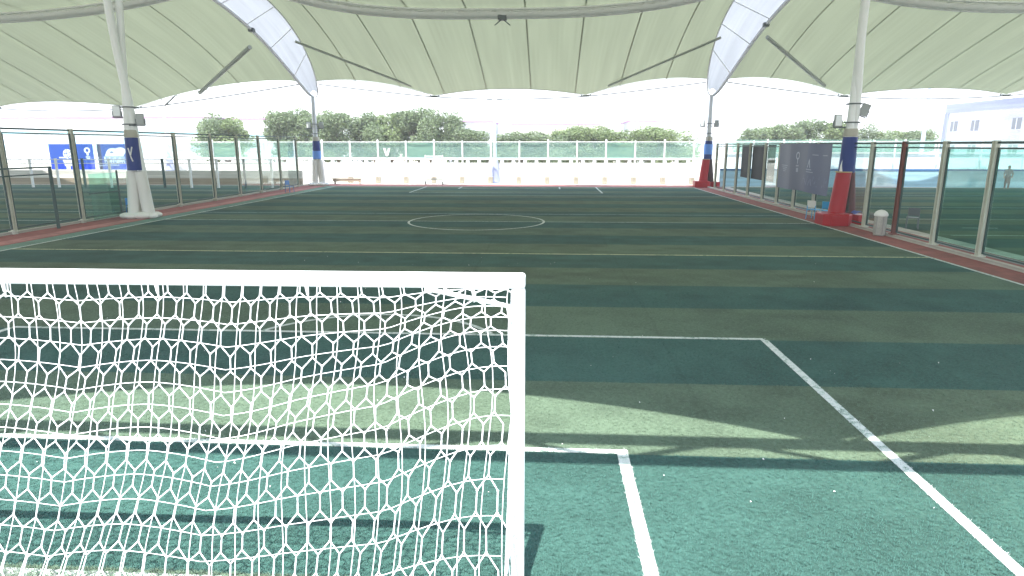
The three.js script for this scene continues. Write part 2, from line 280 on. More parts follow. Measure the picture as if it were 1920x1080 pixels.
// ---------------------------------------------------------------- columns
function makeColumn(X, d, top, look, label) {
  const root = thing('canopy_column', V(X, 0, d), 0, label, 'column', 'steel columns of the canopy');
  const tall = top > 9, s = 1, L = (x, y, z) => new THREE.Vector3(x, y, z);
  const foot = [L(-0.28 * s, 0, 0.12), L(0.42 * s, 0, -0.2)];
  if (tall) {
    mesh('pipe', tube([foot[0], L(-0.08 * s, 3.6, 0.05), L(-0.02 * s, 5.2, 0), L(0.05 * s, 7.6, -0.1), L(0.22 * s, top, -0.4)], 0.15, 12, 40), white, root);
    mesh('pipe', tube([foot[1], L(0.16 * s, 3.6, -0.1), L(0.12 * s, 5.2, 0), L(-0.05 * s, 7.6, 0.15), L(-0.1 * s, top, 0.5)], 0.17, 12, 40), white, root);
  } else {
    mesh('pipe', rod(foot[0], L(0, 3.6, 0), 0.13, 0.15, 12), white, root); mesh('pipe', rod(foot[1], L(0.03, 3.6, -0.02), 0.13, 0.12, 12), white, root);
    mesh('pipe', rod(L(0, 3.5, 0), L(0, top, 0), 0.19, 0.16, 12), steel, root);
  }
  mesh('collar', rod(L(0.03 * s, 3.68, 0), L(0.03 * s, 4.0, 0), 0.3, 0.27, 14), mat(lin(0.42, 0.40, 0.34), 0.7), root);
  for (const y of [4.25, 5.0]) mesh('strap', new THREE.TorusGeometry(0.3, 0.03, 6, 18).rotateX(Math.PI / 2).translate(0.03 * s, y, 0), darkSteel, root);
  const blue = mesh('blue_wrap', [rod(L(0.02 * s, 2.2, 0), L(0.03 * s, 3.66, 0), 0.33, 0.29, 18)], padBlue, root);
  if (look === 'white') {
    mesh('leg_wrap', [rod(L(-0.24 * s, 0.15, 0.12), L(-0.12 * s, 2.16, 0.04), 0.24, 0.23, 16)], padWhite, root);
    mesh('leg_wrap', [rod(L(0.3 * s, 0.15, -0.18), L(0.2 * s, 2.14, -0.06), 0.27, 0.25, 16)], padWhite, root);
    for (const [x, z, r] of [[-0.5, 0.25, 0.24], [-0.18, 0.42, 0.22], [0.28, 0.34, 0.28], [0.62, 0.14, 0.22], [0.5, -0.36, 0.24]]) { const g = new THREE.IcosahedronGeometry(r, 2); g.scale(1.35, 0.62, 1); g.translate(x * s, r * 0.5, z); mesh('sandbag', g, padWhite, root); }
    // white lettering stroke printed on the blue wrap
    const ltr = (pts) => pts.map(([a, y]) => { const t = (y - 2.2) / 1.46, R = lerp(0.337, 0.297, t); return L(0.025 * s + R * Math.sin(a), y, R * Math.cos(a)); });
    if (tall) for (const st of [[[-0.05, 3.2], [0.2, 2.86]], [[0.5, 3.25], [0.2, 2.86]], [[0.2, 2.84], [0.42, 2.6]]]) mesh('printed_stroke', tube(ltr(st.length === 2 ? [st[0], [(st[0][0] + st[1][0]) / 2, (st[0][1] + st[1][1]) / 2], st[1]] : st), 0.03, 5, 8), padWhite, root);
    else mesh('light_blue_band', rod(L(0.02 * s, 2.22, 0), L(0.02 * s, 2.85, 0), 0.345, 0.335, 18), mat(lin(0.10, 0.26, 0.70), 0.5), root);
  } else {
    mesh('leg_pad', rod(L(-0.27, 0.42, 0.12), L(-0.1, 2.22, 0.06), 0.34, 0.3, 18), padRed, root);
    mesh('leg_pad', rod(L(0.42, 0.3, -0.2), L(0.16, 2.2, -0.08), 0.26, 0.25, 16), padDark, root);
    const oct = (w, l, h, x, z) => { const S = new THREE.Shape(); const c = 0.22; S.moveTo(-w + c, -l); S.lineTo(w - c, -l); S.lineTo(w, -l + c); S.lineTo(w, l - c); S.lineTo(w - c, l); S.lineTo(-w + c, l); S.lineTo(-w, l - c); S.lineTo(-w, -l + c); const g = new THREE.ExtrudeGeometry(S, { depth: h - 0.08, bevelSize: 0.04, bevelThickness: 0.04, bevelSegments: 2 }); g.rotateX(-Math.PI / 2); g.translate(x, 0.04, z); return g; };
    mesh('base_pad', oct(0.56, 0.62, 0.5, -0.42, 0.25), padRed, root); mesh('base_pad', oct(0.34, 0.36, 0.42, 0.72, -0.05), padRed, root);
    mesh('pad_band', new THREE.TorusGeometry(0.325, 0.025, 6, 20).rotateX(Math.PI / 2).translate(-0.1, 2.22, 0.06), mat(lin(0.5, 0.42, 0.2), 0.6), root);
    if (!tall) mesh('light_blue_band', rod(L(0.02, 2.6, 0), L(0.02, 3.4, 0), 0.345, 0.335, 18), mat(lin(0.10, 0.26, 0.70), 0.5), root);
  }
  return root;
}
makeColumn(-19.1, 29, 12.3, 'white', 'white twin pipe column with white leg wraps and blue lettered band, halfway along the fence');
makeColumn(12.6, 28.4, 12.3, 'red', 'white twin pipe column with red padded base and dark blue band, beside the grey banner');
makeColumn(-19.3, 53.3, 7.2, 'white', 'grey column with light blue band and splayed white legs at the far corner');
makeColumn(12.75, 53.5, 7.2, 'red', 'grey column with red pad and light blue band at the far corner');

// floodlights clamped to the columns
function makeFlood() {
  const root = thing('floodlight', V(0, 0, 0), 0, '', 'floodlight', 'floodlights on the canopy columns');
  mesh('housing', rbx(0.34, 0.5, 0.12, 0.03, 0, 0.28, 0), mat(lin(0.35, 0.37, 0.38), 0.5), root); mesh('lens', bx(0.28, 0.42, 0.012, 0, 0.28, 0.07), mat(lin(0.75, 0.78, 0.8), 0.15), root);
  mesh('bracket', [bx(0.42, 0.05, 0.06, 0.05, 0, 0), bx(0.03, 0.3, 0.05, -0.19, 0.14, 0), bx(0.03, 0.3, 0.05, 0.19, 0.14, 0)], darkSteel, root); mesh('arm', rod(new THREE.Vector3(0.2, 0, 0), new THREE.Vector3(0.5, 0, 0), 0.03), darkSteel, root);
  return root;
}
const fl = makeFlood();
[[12.05, 4.05, 28.4, 0.2, 'grey floodlight on the pitch side of the red-padded column beside grey banner'], [12.98, 4.5, 28.4, Math.PI - 0.5, 'tilted grey floodlight on the outer side of the red-padded column beside grey banner'], [-19.6, 4.55, 29, 0.3, 'pale floodlight on the outer side of the white-legged column halfway'], [-18.55, 4.2, 29, Math.PI + 0.2, 'grey floodlight on the pitch side of the white-legged column halfway'], [12.2, 4.75, 53.5, 0.1, 'square floodlight on the pitch side of the far red-padded column'], [13.3, 4.75, 53.5, Math.PI, 'dark floodlight on the outer side of the far red-padded column'], [-19.8, 4.65, 53.3, 0, 'dark floodlight on the outer side of the far white-legged column'], [-18.75, 4.65, 53.3, Math.PI, 'dark floodlight on the pitch side of the far white-legged column']].forEach(([x, y, d, t, l], i) => {
  const o = i ? copyOf(fl, V(x, y, d), t, l) : fl; o.position.copy(V(x, y, d)); o.rotation.y = t; o.userData.label = l; if (i === 1) o.rotation.z = 0.35;
});

// ---------------------------------------------------------------- fences
function makeFence(name, X, ds, H, look, label) {                   // posts along the depth direction
  const root = thing(name, V(X, 0, ds[0]), 0, label, 'fence'); const L = (y, d, dx = 0) => new THREE.Vector3(dx, y, ds[0] - d);
  const post = merge([bx(0.14, H, 0.02, 0, H / 2, 0.07), bx(0.14, H, 0.02, 0, H / 2, -0.07), bx(0.03, H, 0.118, 0, H / 2, 0), bx(0.26, 0.03, 0.26, 0, 0.12, 0)]);
  ds.forEach((d, i) => { const p = mesh('post', post, look.rusty === i ? rust : cream, root); p.position.z = ds[0] - d; });
  for (let i = 0; i + 1 < ds.length; i++) {
    const a = ds[i] + 0.1, b = ds[i + 1] - 0.1, m = (a + b) / 2;
    mesh('top_rail', rod(L(H - 0.06, a), L(H - 0.06, b), 0.035, 0.035, 6), frameGreen, root);
    const fr = mesh('panel_frame', [bx(0.05, 0.05, b - a, 0.03, H - 0.22, ds[0] - m), bx(0.05, 0.05, b - a, 0.03, 0.22, ds[0] - m), bx(0.05, H - 0.5, 0.05, 0.03, H / 2, ds[0] - a - 0.03), bx(0.05, H - 0.5, 0.05, 0.03, H / 2, ds[0] - b + 0.03)], frameGreen, root);
    const t = look.pane(i); if (t) mesh('pane', bx(0.008, H - 0.5, b - a - 0.12, 0.03, H / 2, ds[0] - m), t, root);
  }
  return root;
}
makeFence('side_fence', 12.75, [12.2, 14.7, 17.1, 19.5, 21.85, 24.3, 26.6, 29.2, 31.8, 34.4, 36.9, 39.4, 42.3, 45.1, 48, 50.6], 3.46, { rusty: 5, pane: (i) => i < 4 ? tint : i === 4 || i > 10 ? null : tintPale }, 'cream post fence with green tinted panes beside the grey banner');
makeFence('side_fence', -20.35, [15.5, 19.3, 23.2, 26.9, 30.8, 34.5, 38.3, 41.6, 44.8, 48.2, 51.6], 4.0, { rusty: -1, pane: (i) => i === 3 || i > 6 ? tintPale : null }, 'tall cream post fence with dark top rails between middle pitch and blue banners');
{                                                                    // low gate in front of the tall fence
  const g = thing('fence_gate', V(-20.0, 0, 25), 0, 'low dark green framed gate standing against the tall cream fence', 'gate');
  mesh('post', bx(0.09, 2.5, 0.09, 0, 1.25, 0), frameGreen, g); mesh('post', bx(0.06, 2.2, 0.06, 0, 1.1, -4), frameGreen, g); mesh('rail', bx(0.06, 0.06, 6, 0, 2.47, 3.05), frameGreen, g); mesh('rail', bx(0.05, 0.05, 6, 0, 2.2, 3.05), frameGreen, g); mesh('rail', bx(0.05, 0.05, 1.9, 0, 1.25, -3.0), frameGreen, g); mesh('post', bx(0.09, 2.5, 0.09, 0, 1.25, 6.1), frameGreen, g);
  mesh('pane', bx(0.01, 2.0, 1.8, 0, 1.1, -3.02), tint, g);
}
{                                                                    // far fence
  const f = thing('end_fence', V(0, 0, 57), 0, 'white post fence with green windscreen mesh above the far white wall', 'fence'), x0 = -37.6, n = 28;
  for (let k = 0; k <= n; k++) { const x = x0 + k * 2.5; mesh('post', rbx(0.13, 3.7, 0.13, 0.02, x, 1.85, 0), white, f); if (k % 2) mesh('post_cap', rod(new THREE.Vector3(x, 3.7, 0), new THREE.Vector3(x, 3.82, 0), 0.1, 0.02), white, f); if (x > -19 && x < 14) mesh('post_block', rbx(0.42, 0.62, 0.4, 0.03, x - 0.05, 0.31, 0.1), mat(lin(0.42, 0.38, 0.32), 0.9, { map: grit }), f); }
  for (let k = 0; k < n; k++) { const x = x0 + k * 2.5 + 1.25; mesh('rail', bx(2.35, 0.07, 0.06, x, 3.6, 0), white, f); mesh('rail', bx(2.35, 0.09, 0.06, x, 2.12, 0), white, f); mesh('windscreen', grid(6, 4, (a, v) => new THREE.Vector3(x + (a - 0.5) * 2.34, 2.2 + v * 1.33, -0.08 - 0.04 * Math.sin(a * Math.PI))), k % 7 === 3 ? phys(lin(0.25, 0.5, 0.42), 0.9, { transmission: 0.4, thickness: 0, transparent: true, opacity: 0.55, side: THREE.DoubleSide }) : netGreen, f); }
  const S = new THREE.Shape(); S.moveTo(-0.32, 0.35); S.lineTo(-0.12, 0.35); S.lineTo(0, -0.08); S.lineTo(0.12, 0.35); S.lineTo(0.32, 0.35); S.lineTo(0.1, -0.35); S.lineTo(-0.1, -0.35);
  const v = new THREE.ExtrudeGeometry(S, { depth: 0.02, bevelEnabled: false }); v.translate(-14.3, 2.72, 0.03); mesh('white_letter', v, white, f);
}
{                                                                    // far wall with a balustrade
  const w = thing('boundary_wall', V(0, 0, 59.5), 0, 'long low white boundary wall with small balusters behind the far fence', 'wall');
  mesh('wall_body', bx(96, 1.75, 0.25, -13.5, 0.875, 0), whiteWall, w); mesh('coping', bx(96, 0.09, 0.34, -13.5, 2.16, 0), white, w);
  for (let x = -61; x < 34; x += 1.05) mesh('baluster', bx(0.3, 0.363, 0.2, x, 1.933, 0), white, w);
}
{                                                                    // pale blue wall and windscreen beyond the right pitch
  const w = thing('boundary_wall', V(0, 0, 54.2), 0, 'low pale blue wall with dark blue cap beyond the side pitch', 'wall');
  mesh('wall_body', bx(52, 1.3, 0.2, 40, 0.65, 0), paleBlue, w); mesh('coping', bx(52, 0.14, 0.26, 40, 1.37, 0), deepBlue, w);
  const f = thing('windscreen_fence', V(0, 0, 55), 0, 'white post fence with green windscreen behind the pale blue wall', 'fence');
  for (let x = 14.5; x < 66; x += 3.4) { mesh('post', rbx(0.12, 3.8, 0.12, 0.02, x, 1.9, 0), white, f); mesh('rail', bx(3.26, 0.08, 0.06, x + 1.7, 2.7, 0), white, f); mesh('white_sheet', grid(2, 2, (a, v) => new THREE.Vector3(x + 0.08 + a * 3.24, 1.4 + v * 1.2, -0.08)), phys(lin(0.7, 0.78, 0.8), 0.9, { transmission: 0.3, thickness: 0, side: THREE.DoubleSide }), f); mesh('windscreen', grid(6, 4, (a, v) => new THREE.Vector3(x + 0.08 + a * 3.24, 2.76 + v * 1.0, -0.06 - 0.05 * Math.sin(a * 3.14))), netGreen, f); }
}
{                                                                    // rail in front of the left far edge
  const r = thing('hand_rail', V(0, 0, 50), 0, 'pale hand rail with dark green posts in front of the blue banners', 'railing');
  for (let k = 0; k < 12; k++) { const x = -46 + k * 2.2; mesh('post', bx(0.14, 2.3, 0.14, x, 1.15, 0), k % 3 === 1 ? mat(lin(0.02, 0.07, 0.07), 0.5) : white, r); }
  for (const y of [1.9, 2.2]) for (let k = 0; k < 11; k++) mesh('rail', bx(2.05, 0.06, 0.05, -46 + k * 2.2 + 1.1, y, 0), steel, r);
  const b = thing('perimeter_kerb', V(0, 0, 54.2), 0, 'low brown stone kerb wall under the blue banners', 'wall'); mesh('stone', bx(42, 0.55, 0.3, -42, 0.275, 0), mat(lin(0.38, 0.33, 0.26), 0.9, { map: grit }), b); mesh('white_ledge', bx(42, 0.65, 0.2, -42, 0.875, -0.1), whiteWall, b);
}

// ---------------------------------------------------------------- banners (flat printed sheets)
function canvasTex(w, h, draw) { const c = document.createElement('canvas'); c.width = w; c.height = h; draw(c.getContext('2d'), w, h); const t = new THREE.CanvasTexture(c); t.colorSpace = THREE.SRGBColorSpace; return t; }
const greyPrint = canvasTex(1024, 384, (g, w, h) => {
  g.fillStyle = '#5d6079'; g.fillRect(0, 0, w, h); g.fillStyle = '#6a6d84'; g.fillRect(0, 0, w * 0.27, h); g.fillStyle = '#585d7c'; g.fillRect(w * 0.6, 0, w * 0.4, h);
  g.fillStyle = 'rgba(190,196,215,0.55)'; for (let k = 0; k < 4; k++) g.fillRect(60 + k * 12, 180 + k * 16, 150 - k * 30, 6);
  g.strokeStyle = 'rgba(205,210,225,0.75)'; g.lineWidth = 9; g.beginPath(); g.arc(420, 100, 26, 0, 7); g.stroke(); g.beginPath(); g.moveTo(420, 126); g.lineTo(420, 165); g.stroke(); g.fillStyle = 'rgba(205,210,225,0.5)'; g.fillRect(396, 176, 48, 12); g.fillRect(402, 200, 36, 34);
  g.lineWidth = 8; g.beginPath(); g.moveTo(640, 190); g.lineTo(662, 130); g.lineTo(686, 190); g.stroke(); g.fillRect(620, 200, 90, 8); g.fillRect(620, 220, 120, 6); g.fillRect(700, 84, 90, 6); g.fillRect(860, 84, 90, 6);
  g.strokeStyle = 'rgba(160,166,205,0.5)'; for (let k = 0; k < 14; k++) { g.lineWidth = 3 + (k % 3) * 2; g.beginPath(); g.moveTo(540 + k * 34, 330 - (k * 53) % 70); g.lineTo(580 + k * 30, 250 + (k * 37) % 110); g.stroke(); }
});
tag(mesh('banner', grid(40, 10, (a, v) => V(12.56 + 0.03 * Math.sin(a * 17) + 0.03 * Math.sin(a * 6 + v * 3), 1.08 + v * 2.32 - 0.02 * Math.sin(a * 9), lerp(36.5, 29.85, a))), phys(new THREE.Color(1, 1, 1), 0.55, { map: greyPrint, side: THREE.DoubleSide })), 'large blue grey printed banner hung on the cream post fence', 'banner');
for (const [a, b, l] of [[38, 39.3, 'black banner sheet behind fence posts, closest to grey banner'], [39.5, 42.2, 'black banner sheet behind fence posts, between two other black sheets'], [42.4, 44.5, 'black banner sheet behind fence posts, farthest from grey banner']])
  tag(mesh('banner', grid(10, 6, (u, v) => V(12.86 + 0.02 * Math.sin(u * 7), 1.25 + v * 2.08, lerp(b, a, u))), mat(lin(0.018, 0.022, 0.028), 0.7, { side: THREE.DoubleSide })), l, 'banner', 'black banner sheets on the fence');
const bluePrint1 = canvasTex(512, 290, (g, w, h) => {
  g.fillStyle = '#2a55b4'; g.fillRect(0, 0, w, h); g.fillStyle = '#0f3fc8'; g.fillRect(0, h * 0.76, w, h * 0.24);
  g.fillStyle = '#e8eef8'; g.beginPath(); g.arc(210, 112, 54, 0, 7); g.fill(); g.strokeStyle = '#2a55b4'; g.lineWidth = 7; g.beginPath(); g.arc(210, 112, 36, 0.5, 3.4); g.stroke(); g.beginPath(); g.moveTo(160, 100); g.quadraticCurveTo(215, 120, 255, 75); g.stroke(); g.beginPath(); g.moveTo(205, 60); g.quadraticCurveTo(185, 115, 225, 165); g.stroke();
  g.fillStyle = '#e8eef8'; g.fillRect(105, 146, 105, 14); g.beginPath(); g.moveTo(140, 176); g.lineTo(262, 176); g.lineTo(240, 250); g.lineTo(160, 250); g.fill(); g.fillRect(176, 250, 46, 40); g.strokeStyle = '#2a55b4'; g.lineWidth = 4; for (let k = 0; k < 5; k++) { g.beginPath(); g.moveTo(150 + k * 24, 190); g.lineTo(164 + k * 18, 250); g.stroke(); }
  g.strokeStyle = '#f2f5fb'; g.lineWidth = 17; g.beginPath(); g.arc(437, 72, 26, 0, 7); g.stroke(); g.fillStyle = '#e8eef8'; g.fillRect(424, 104, 26, 26); g.fillRect(412, 140, 52, 12); g.fillRect(418, 160, 40, 10);
});
const bluePrint2 = canvasTex(512, 400, (g, w, h) => {
  g.fillStyle = '#2a52a8'; g.fillRect(0, 0, w, h); g.fillStyle = '#152a52'; g.fillRect(0, 0, 60, h);
  g.fillStyle = '#dfe8f5'; g.beginPath(); g.moveTo(110, 190); g.quadraticCurveTo(150, 40, 290, 70); g.quadraticCurveTo(420, 20, 450, 110); g.lineTo(400, 190); g.fill();
  g.fillStyle = '#5a78a8'; g.beginPath(); g.arc(225, 140, 26, 3.1, 6.3); g.fill(); g.fillStyle = '#8ba3c8'; g.fillRect(90, 190, 330, 130); g.fillStyle = '#c8d6ea'; for (let k = 0; k < 12; k++) g.fillRect(95 + k * 27, 200 + (k * 41) % 60, 16, 70); g.fillStyle = '#44618f'; for (let k = 0; k < 9; k++) g.fillRect(110 + k * 34, 270 + (k * 23) % 30, 18, 26); g.fillStyle = '#1a4fd0'; g.fillRect(330, 310, 182, 90); g.fillStyle = '#93a8c0'; g.fillRect(0, 330, 320, 10);
});
tag(mesh('banner', grid(12, 4, (a, v) => V(lerp(-43.8, -39.75, a), 1.22 + v * 2.2, 55 - 0.03 * Math.sin(a * 20))), mat(new THREE.Color(1, 1, 1), 0.6, { map: bluePrint1, side: THREE.DoubleSide })), 'blue banner with white ball over basket and round badge', 'banner');
tag(mesh('banner', grid(12, 4, (a, v) => V(lerp(-39.45, -36.5, a), 1.22 + v * 2.2, 55.05 - 0.03 * Math.sin(a * 20))), mat(new THREE.Color(1, 1, 1), 0.6, { map: bluePrint2, side: THREE.DoubleSide })), 'blue banner with pale picture of a domed building', 'banner');

// ---------------------------------------------------------------- goal
{
  const XR = -0.2, XL = -6.0, H = 2.43, g = thing('football_goal', V((XR + XL) / 2, 0, GD - 0.04), 0.012, 'white football goal with hexagonal and square mesh nets', 'goal'), W = XR - XL, hW = W / 2, L = (x, y, z) => new THREE.Vector3(x, y, z);
  const gw = mat(lin(0.8, 0.81, 0.83), 0.35);
  mesh('crossbar', rbx(W + 0.1, 0.1, 0.1, 0.022, 0, H, 0), gw, g);
  for (const s of [-1, 1]) {
    mesh('post', rbx(0.1, H - 0.052, 0.1, 0.022, s * hW, (H - 0.052) / 2, 0), gw, g);
    mesh('corner_brace', rod(L(s * (hW - 0.62), H - 0.05, 0.06), L(s * (hW - 0.04), H - 0.17, 0.06), 0.016), gw, g);
    mesh('ground_bar', rod(L(s * hW, 0.03, 0.05), L(s * hW, 0.03, 1.15), 0.025), gw, g);
  }
  mesh('rear_bar', rod(L(-hW, 0.03, 1.15), L(hW, 0.03, 1.15), 0.025), gw, g);
  // the net hangs from ties on the crossbar to the rear ground bar and is drawn up towards the posts
  const ties = []; for (let x = hW - 0.28; x > -hW; x -= 1.12) ties.push(x + 0.05 * Math.sin(x * 7));
  const sag = (x) => { let m = 9; for (const t of ties) m = Math.min(m, Math.abs(x - t)); return Math.min(1, m / 0.56) ** 1.6; };
  const S = (x, v, k) => {                                           // x across, v metres down the slope from the crossbar
    const t = Math.min(1, v / 2.66), edge = sm(1.9, 0, hW - Math.abs(x));
    const drop = (0.03 + 0.09 * Math.sin(Math.min(1, t * 1.6) * Math.PI * 0.62)) * sag(x) * (1 - 0.55 * t) * (k ? 0.8 : 1), lift = 0.46 * edge * Math.sin(Math.min(1, t * 1.15) * Math.PI) * (k ? 1 : 0.8);
    const y = (H - 0.03) * (1 - t) - drop * (t > 0.98 ? 0 : 1) + lift + 0.03, z = 0.05 + 1.08 * Math.pow(t, 1.25) - 0.10 * edge * Math.sin(t * Math.PI) - 0.07 * Math.sin(t * Math.PI) * (0.6 + 0.4 * Math.sin(x * 2.3 + 1)) + (k ? 0.035 : 0);
    return L(x + 0.02 * Math.sin(v * 5 + x * 3) + (k ? 0.03 * Math.sin(v * 2 + x * 2) : 0), Math.max(0.04, y), z);
  };
  const strands = (segs, r) => {                                     // four-sided strands in one geometry
    const P = [], I = [], a = L(0, 0, 0), b = L(0, 0, 0), d = L(0, 0, 0), u = L(0, 0, 0), w = L(0, 0, 0);
    for (const [p, q] of segs) { d.subVectors(q, p).normalize(); u.set(-d.y, d.x, 0.001).normalize(); w.crossVectors(d, u); const o = P.length / 3; for (const c of [p, q]) for (let k = 0; k < 4; k++) { const an = k * Math.PI / 2; P.push(c.x + r * (u.x * Math.cos(an) + w.x * Math.sin(an)), c.y + r * (u.y * Math.cos(an) + w.y * Math.sin(an)), c.z + r * (u.z * Math.cos(an) + w.z * Math.sin(an))); } for (let k = 0; k < 4; k++) { const m = (k + 1) % 4; I.push(o + k, o + m, o + 4 + k, o + m, o + 4 + m, o + 4 + k); } }
    const ge = new THREE.BufferGeometry(); ge.setAttribute('position', new THREE.Float32BufferAttribute(P, 3)); ge.setIndex(I); ge.computeVertexNormals(); return ge;
  };
  const cw = 0.138, a = 0.098, b = 0.072, row = a + b, cols = Math.floor(W / cw), hex = [];
  for (let j = 0; j * row < 2.6; j++) for (let i = 0; i < cols; i++) {
    const off = (j % 2) * cw / 2, x = -hW + 0.05 + i * cw + off, v = j * row; if (x > hW - 0.04) continue; const jit = () => rr(-0.006, 0.006);
    const p = S(x, v, 0), q = S(x, v + a, 0); hex.push([p, q]);
    const v2 = v + a + b; if (x - cw / 2 > -hW) hex.push([q, S(x - cw / 2, v2, 0)]); if (x + cw / 2 < hW - 0.02) hex.push([q, S(x + cw / 2, v2, 0)]);
  }
  mesh('hexagonal_net', strands(hex, 0.0052), rope, g);
  const kn = new THREE.OctahedronGeometry(0.0095, 0); mesh('net_knots', merge(hex.filter((h, i) => i % 3 === 0).map(([p, q]) => kn.clone().translate(q.x, q.y, q.z))), rope, g).userData.kind = 'stuff';
  const sq = [], c2 = 0.142; for (let x = -hW + 0.06; x < hW; x += c2) for (let v = 0; v < 2.6; v += 0.11) sq.push([S(x, v, 1), S(x, v + 0.11, 1)]);
  for (let v = 0.13; v < 2.6; v += 0.155) for (let x = -hW + 0.06; x < hW - 0.06; x += c2 / 2) sq.push([S(x, v, 1), S(Math.min(hW - 0.02, x + c2 / 2), v, 1)]);
  mesh('square_net', strands(sq, 0.003), rope, g);
  for (const s of [-1, 1]) {                                         // side panels
    const sd = [], T = (y, k) => L(s * (hW - 0.03) + 0.03 * Math.sin(y * 4 + k * 3), y, 0.05 + k * (1.06 * Math.pow(1 - y / H, 1.25)));
    for (let y = 0.06; y < H - 0.06; y += 0.13) for (let k = 0; k < 6; k++) sd.push([T(y, k / 6), T(y, (k + 1) / 6)]);
    for (let k = 0; k <= 8; k++) for (let y = 0.06; y < H - 0.2; y += 0.13) sd.push([T(y, k / 8), T(y + 0.13, k / 8)]);
    mesh('side_net', strands(sd, 0.005), rope, g);
  }
  const tg = []; for (const t of ties) tg.push(rod(L(t, H - 0.04, 0.055), L(t + 0.005, H - 0.1, 0.058), 0.014, 0.009), rod(L(t, H - 0.06, 0.05), L(t + 0.01, H - 0.14, 0.06), 0.006));
  for (const k of tg.keys()) if (k % 2 === 0) mesh('net_tie', [tg[k], tg[k + 1]], rope, g);
}

// ---------------------------------------------------------------- things along the fence
{
  const b = thing('litter_bin', V(12.45, 0.002, 24.75), 0, 'pale cylindrical litter bin with domed lid beside the rusty fence post', 'bin');
  mesh('drum', lathe([[0.0, 0], [0.2, 0], [0.205, 0.05], [0.21, 0.72], [0.22, 0.74], [0.22, 0.78]]), mat(lin(0.5, 0.48, 0.45), 0.6, { map: grit }), b); mesh('lid', lathe([[0.24, 0.74], [0.245, 0.79], [0.2, 0.88], [0.1, 0.95], [0, 0.97]]), padWhite, b);
  for (let k = 0; k < 6; k++) mesh('rib', bx(0.03, 0.64, 0.012, 0, 0.39, 0.21).rotateY(k * Math.PI / 3), mat(lin(0.3, 0.29, 0.28), 0.7), b);
}
function makeChair(name, p, turn, m, m2, label, group) {
  const c = thing(name, p, turn, label, 'chair', group);
  mesh('seat', rbx(0.44, 0.035, 0.42, 0.015, 0, 0.44, 0), m, c); const bk = rbx(0.42, 0.32, 0.03, 0.014, 0, 0.68, 0); bk.rotateX(-0.14); bk.translate(0, 0.02, -0.12); mesh('backrest', bk, m2, c);
  for (const s of [-1, 1]) { mesh('leg', rod(new THREE.Vector3(s * 0.21, 0, 0.2), new THREE.Vector3(s * 0.19, 0.43, 0.17), 0.018), m, c); mesh('leg', rod(new THREE.Vector3(s * 0.21, 0, -0.24), new THREE.Vector3(s * 0.19, 0.7, -0.2), 0.018), m, c); }
  return c;
}
const skyPlastic = mat(lin(0.03, 0.34, 0.68), 0.4);
makeChair('plastic_chair', V(12.2, 0.002, 30.3), 2.2, skyPlastic, padWhite, 'blue plastic chair with white back tucked between banner and red base pad', 'blue chairs by the red column');
makeChair('plastic_chair', V(12.62, 0.002, 29.75), 2.4, skyPlastic, skyPlastic, 'blue plastic chair touching the red base pad of the column', 'blue chairs by the red column');
makeChair('plastic_chair', V(-19.95, 0.002, 29.75), 0.9, mat(lin(0.02, 0.2, 0.52), 0.4), mat(lin(0.02, 0.24, 0.6), 0.4), 'blue plastic chair beside the white wrapped column legs', undefined);
makeChair('metal_chair', V(14.85, 0.002, 27), 2.7, darkSteel, darkSteel, 'dark metal chair on the side pitch behind the fence', undefined);
{ const g = grid(10, 8, (a, v) => new THREE.Vector3((a - 0.5) * 0.5, 0.06 + 0.05 * Math.sin(a * 7) * Math.sin(v * 5) + 0.08 * Math.sin(a * 3.14) * Math.sin(v * 3.14), (v - 0.5) * 0.4)); g.translate(13.2, 0.44, -28.35); tag(mesh('folded_cloth', g, mat(lin(0.03, 0.16, 0.5), 0.8, { side: THREE.DoubleSide })), 'crumpled blue cloth lying on the small red base pad', 'cloth'); }
makeChair('plastic_chair', V(-18.6, 0.002, 45.5), 1.2, mat(lin(0.03, 0.14, 0.4), 0.4), mat(lin(0.03, 0.16, 0.45), 0.4), 'dark blue chair by the fence on the red border, far from any column', undefined);
// far end furniture: bench, small goal frame, lamp posts
{
  const b = thing('bench', V(-17.6, 0.002, 55.8), 0, 'low brown bench between the far corner column and fence block', 'bench'); mesh('seat', rbx(2.6, 0.08, 0.4, 0.02, 0, 0.45, 0), mat(lin(0.30, 0.25, 0.2), 0.8, { map: grit }), b); mesh('front_board', bx(2.5, 0.2, 0.03, 0, 0.3, 0.16), mat(lin(0.33, 0.28, 0.22), 0.8), b); for (const s of [-1, 1]) mesh('leg', bx(0.1, 0.41, 0.34, s * 1.1, 0.205, 0), concrete, b);
  const k = thing('equipment_frame', V(-9.9, 0.002, 55.7), 0, 'white wheeled frame with flat top parked at the far wall', 'frame');
  for (const s of [-1, 1]) { mesh('upright', bx(0.1, 2.5, 0.1, s * 0.75, 1.25, 0), white, k); mesh('wheel', new THREE.CylinderGeometry(0.14, 0.14, 0.08, 14).rotateZ(Math.PI / 2).translate(s * 0.75, 0.14, 0.2), darkSteel, k); } mesh('crossbar', bx(1.4, 0.08, 0.1, 0, 2.4, 0), white, k); mesh('lower_bar', bx(1.4, 0.08, 0.1, 0, 0.45, 0), darkSteel, k);
}
